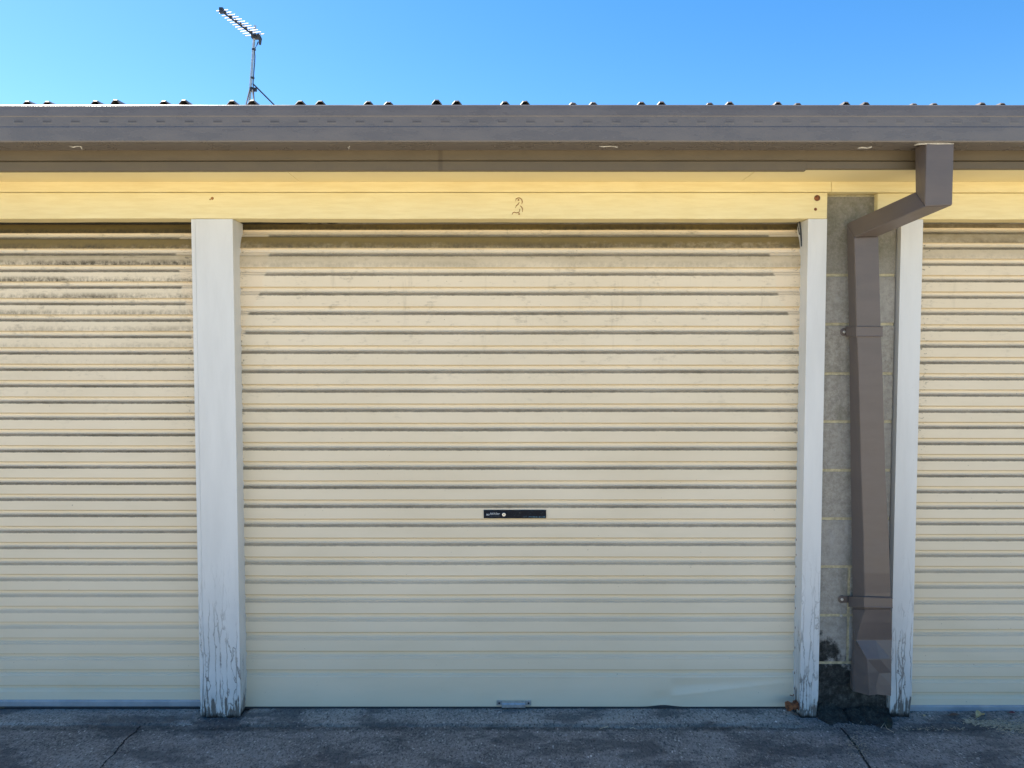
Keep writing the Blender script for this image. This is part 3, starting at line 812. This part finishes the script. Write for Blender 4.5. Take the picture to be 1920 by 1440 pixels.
p = on(472.5, 168); m.tube([p-Vector((0, 0, .02)), p+Vector((0, 0, .02))], .026, 10); m.box(p.x, p.x+.05, p.y-.02, p.y+.01, p.z-.02, p.z+.015)
abuild(m, 'clamp', DARKM)

# ------------------------------------------------------------------ fallen leaves and litter
def leaf(c, L, Wd, rz, mat, label, curl=.25, tilt=.2):
    m = MB(); n = 9; ca, sa = math.cos(rz), math.sin(rz); k = 0
    rows_ = []
    for i in range(n):
        t = i/(n-1); w_ = Wd*math.sin(math.pi*min(1, t*.93+.05))**.8*(.5)
        rr = []
        for s_ in (-1, -.5, 0, .5, 1):
            lx = (t-.5)*L; ly = s_*w_; lz = .002+curl*abs(s_)**1.5*w_+tilt*(t)*L*.5*abs(math.sin(3*t+rz))+.0008*nz(lx, ly, rz, 80)
            rr.append((c.x+lx*ca-ly*sa, c.y+lx*sa+ly*ca, c.z+lz+.001))
        rows_.append(m.add(rr))
    for a, b in zip(rows_, rows_[1:]):
        for j in range(4): m.face((a+j, a+j+1, b+j+1, b+j))
    m.tube([(c.x-L*.5*ca, c.y-L*.5*sa, c.z+.003), (c.x-L*.72*ca, c.y-L*.72*sa, c.z+.002)], .0007, 5)
    return tag(m.build('leaf', mat, smooth=True, recalc=False, solid=.0005), label, 'leaf', 'fallen leaves on the concrete')
leaf(G(1838, 1344, .004), .050, .030, .5, LEAF, 'curled yellow leaf below the right roller door', .9, .5)
leaf(G(1790, 1342, .004), .045, .020, .1, LEAFB, 'flat brown leaf left of the curled yellow leaf', .3, .1)
leaf(G(1898, 1338, .004), .026, .016, -.2, PINK, 'small red leaf at the right end of the right door sill', .3)
leaf(G(1733, 1343, .003), .016, .011, 1.0, LEAF, 'tiny pale leaf beside the foot of the right post', .4)
leaf(G(5, 1329, .008), .028, .016, .1, LEAF, 'pale leaf under the left roller door at the photo edge', .4)
leaf(G(84, 1353), .016, .009, .2, LEAF, 'tiny tan leaf on the concrete before the left door', .3)
leaf(G(280, 1347), .020, .012, 1.1, LEAF, 'crumpled tan leaf at the upper end of the crack', .7, .5)
leaf(G(272, 1352), .018, .010, 2.3, LEAFB, 'small brown leaf on the crack beside a tan leaf', .7, .3)
leaf(G(316, 1329.5, .008), .016, .008, .3, PINK, 'tiny red leaf under the left door beside the wide post', .3)
leaf(G(342, 1328, .008), .022, .006, .05, PINK, 'narrow red leaf against the foot of the wide post', .2)
leaf(G(1490, 1364), .014, .012, .7, PINK, 'small pinkish leaf on the concrete before the narrow post', .3)
def sprig(pxs, label):
    m = MB(); m.tube([G(a, b, .003+c) for a, b, c in pxs], .0012, 5); return tag(m.build('twig', STRAW), label, 'twig', 'small dry twigs on the concrete')
sprig([(1124, 1367, 0), (1132, 1364, .003), (1140, 1362, .002)], 'pale curved twig in the sill groove before the middle door')
sprig([(1181, 1366, 0), (1187, 1364, .004), (1191, 1367, 0)], 'short bent twig right of the pale curved twig')
sprig([(1232, 1368, 0), (1237, 1365, .003), (1242, 1368, 0)], 'small looped tan twig in the sill groove')
sprig([(1652, 1365, 0), (1658, 1356, .004), (1663, 1366, .002), (1676, 1373, 0)], 'white bent twig below the crushed downpipe')
# dry litter drifted before the right door
m = MB()
def straw(px, py, L_, r_):
    c = G(px, py, .003); a = random.uniform(-.9, .9)+random.choice((0, math.pi)); z = random.uniform(0, .006)
    d = Vector((math.cos(a)*L_, math.sin(a)*L_, random.uniform(-.002, .004)))
    m.tube([c+Vector((0, 0, z)), c+d*.5+Vector((0, 0, z+.0015)), c+d+Vector((0, 0, z))], r_, 4)
for i in range(700):
    u = random.random()**.8
    px = 1805+150*u; py = 1352+ (px-1805)*.13+random.gauss(0, 5)*(.4+u)
    straw(px, py, random.uniform(.004, .016), random.uniform(.0005, .0014))
for i in range(70): straw(random.uniform(1690, 1810), random.gauss(1368, 1.6), random.uniform(.003, .009), .0006)
for i in range(90): straw(random.uniform(1590, 1625), 1395+random.gauss(0, 16), random.uniform(.003, .008), .0006)
tag(m.build('dry_litter', STRAW), 'pale dry plant litter drifted before the right door', 'litter', kind='stuff')
# loose grit
m = MB()
for i in range(900):
    px, py = random.uniform(-60, 1980), random.triangular(1335, 1450, 1365)
    p = G(px, py); s_ = random.uniform(.0008, .0030)*(1 if random.random() < .9 else 1.7)
    b = m.add([(p.x+s_*a+.3*s_*random.uniform(-1, 1), p.y+s_*b_+.3*s_*random.uniform(-1, 1), gz(p.x, p.y)+s_*c_*.8+.001) for a, b_, c_ in ((1, 0, 0), (-1, 0, 0), (0, 1, 0), (0, -1, 0), (0, 0, 1), (0, 0, -1))])
    for q in ((0, 2, 4), (2, 1, 4), (1, 3, 4), (3, 0, 4), (2, 0, 5), (1, 2, 5), (3, 1, 5), (0, 3, 5)): m.face([b+k for k in q])
GRIT = mat_simple('grit', (.42, .41, .38), (.10, .10, .095), .85, 0, 14)
tag(m.build('grit', GRIT), 'loose stone grit scattered on the dark concrete', 'grit', kind='stuff')
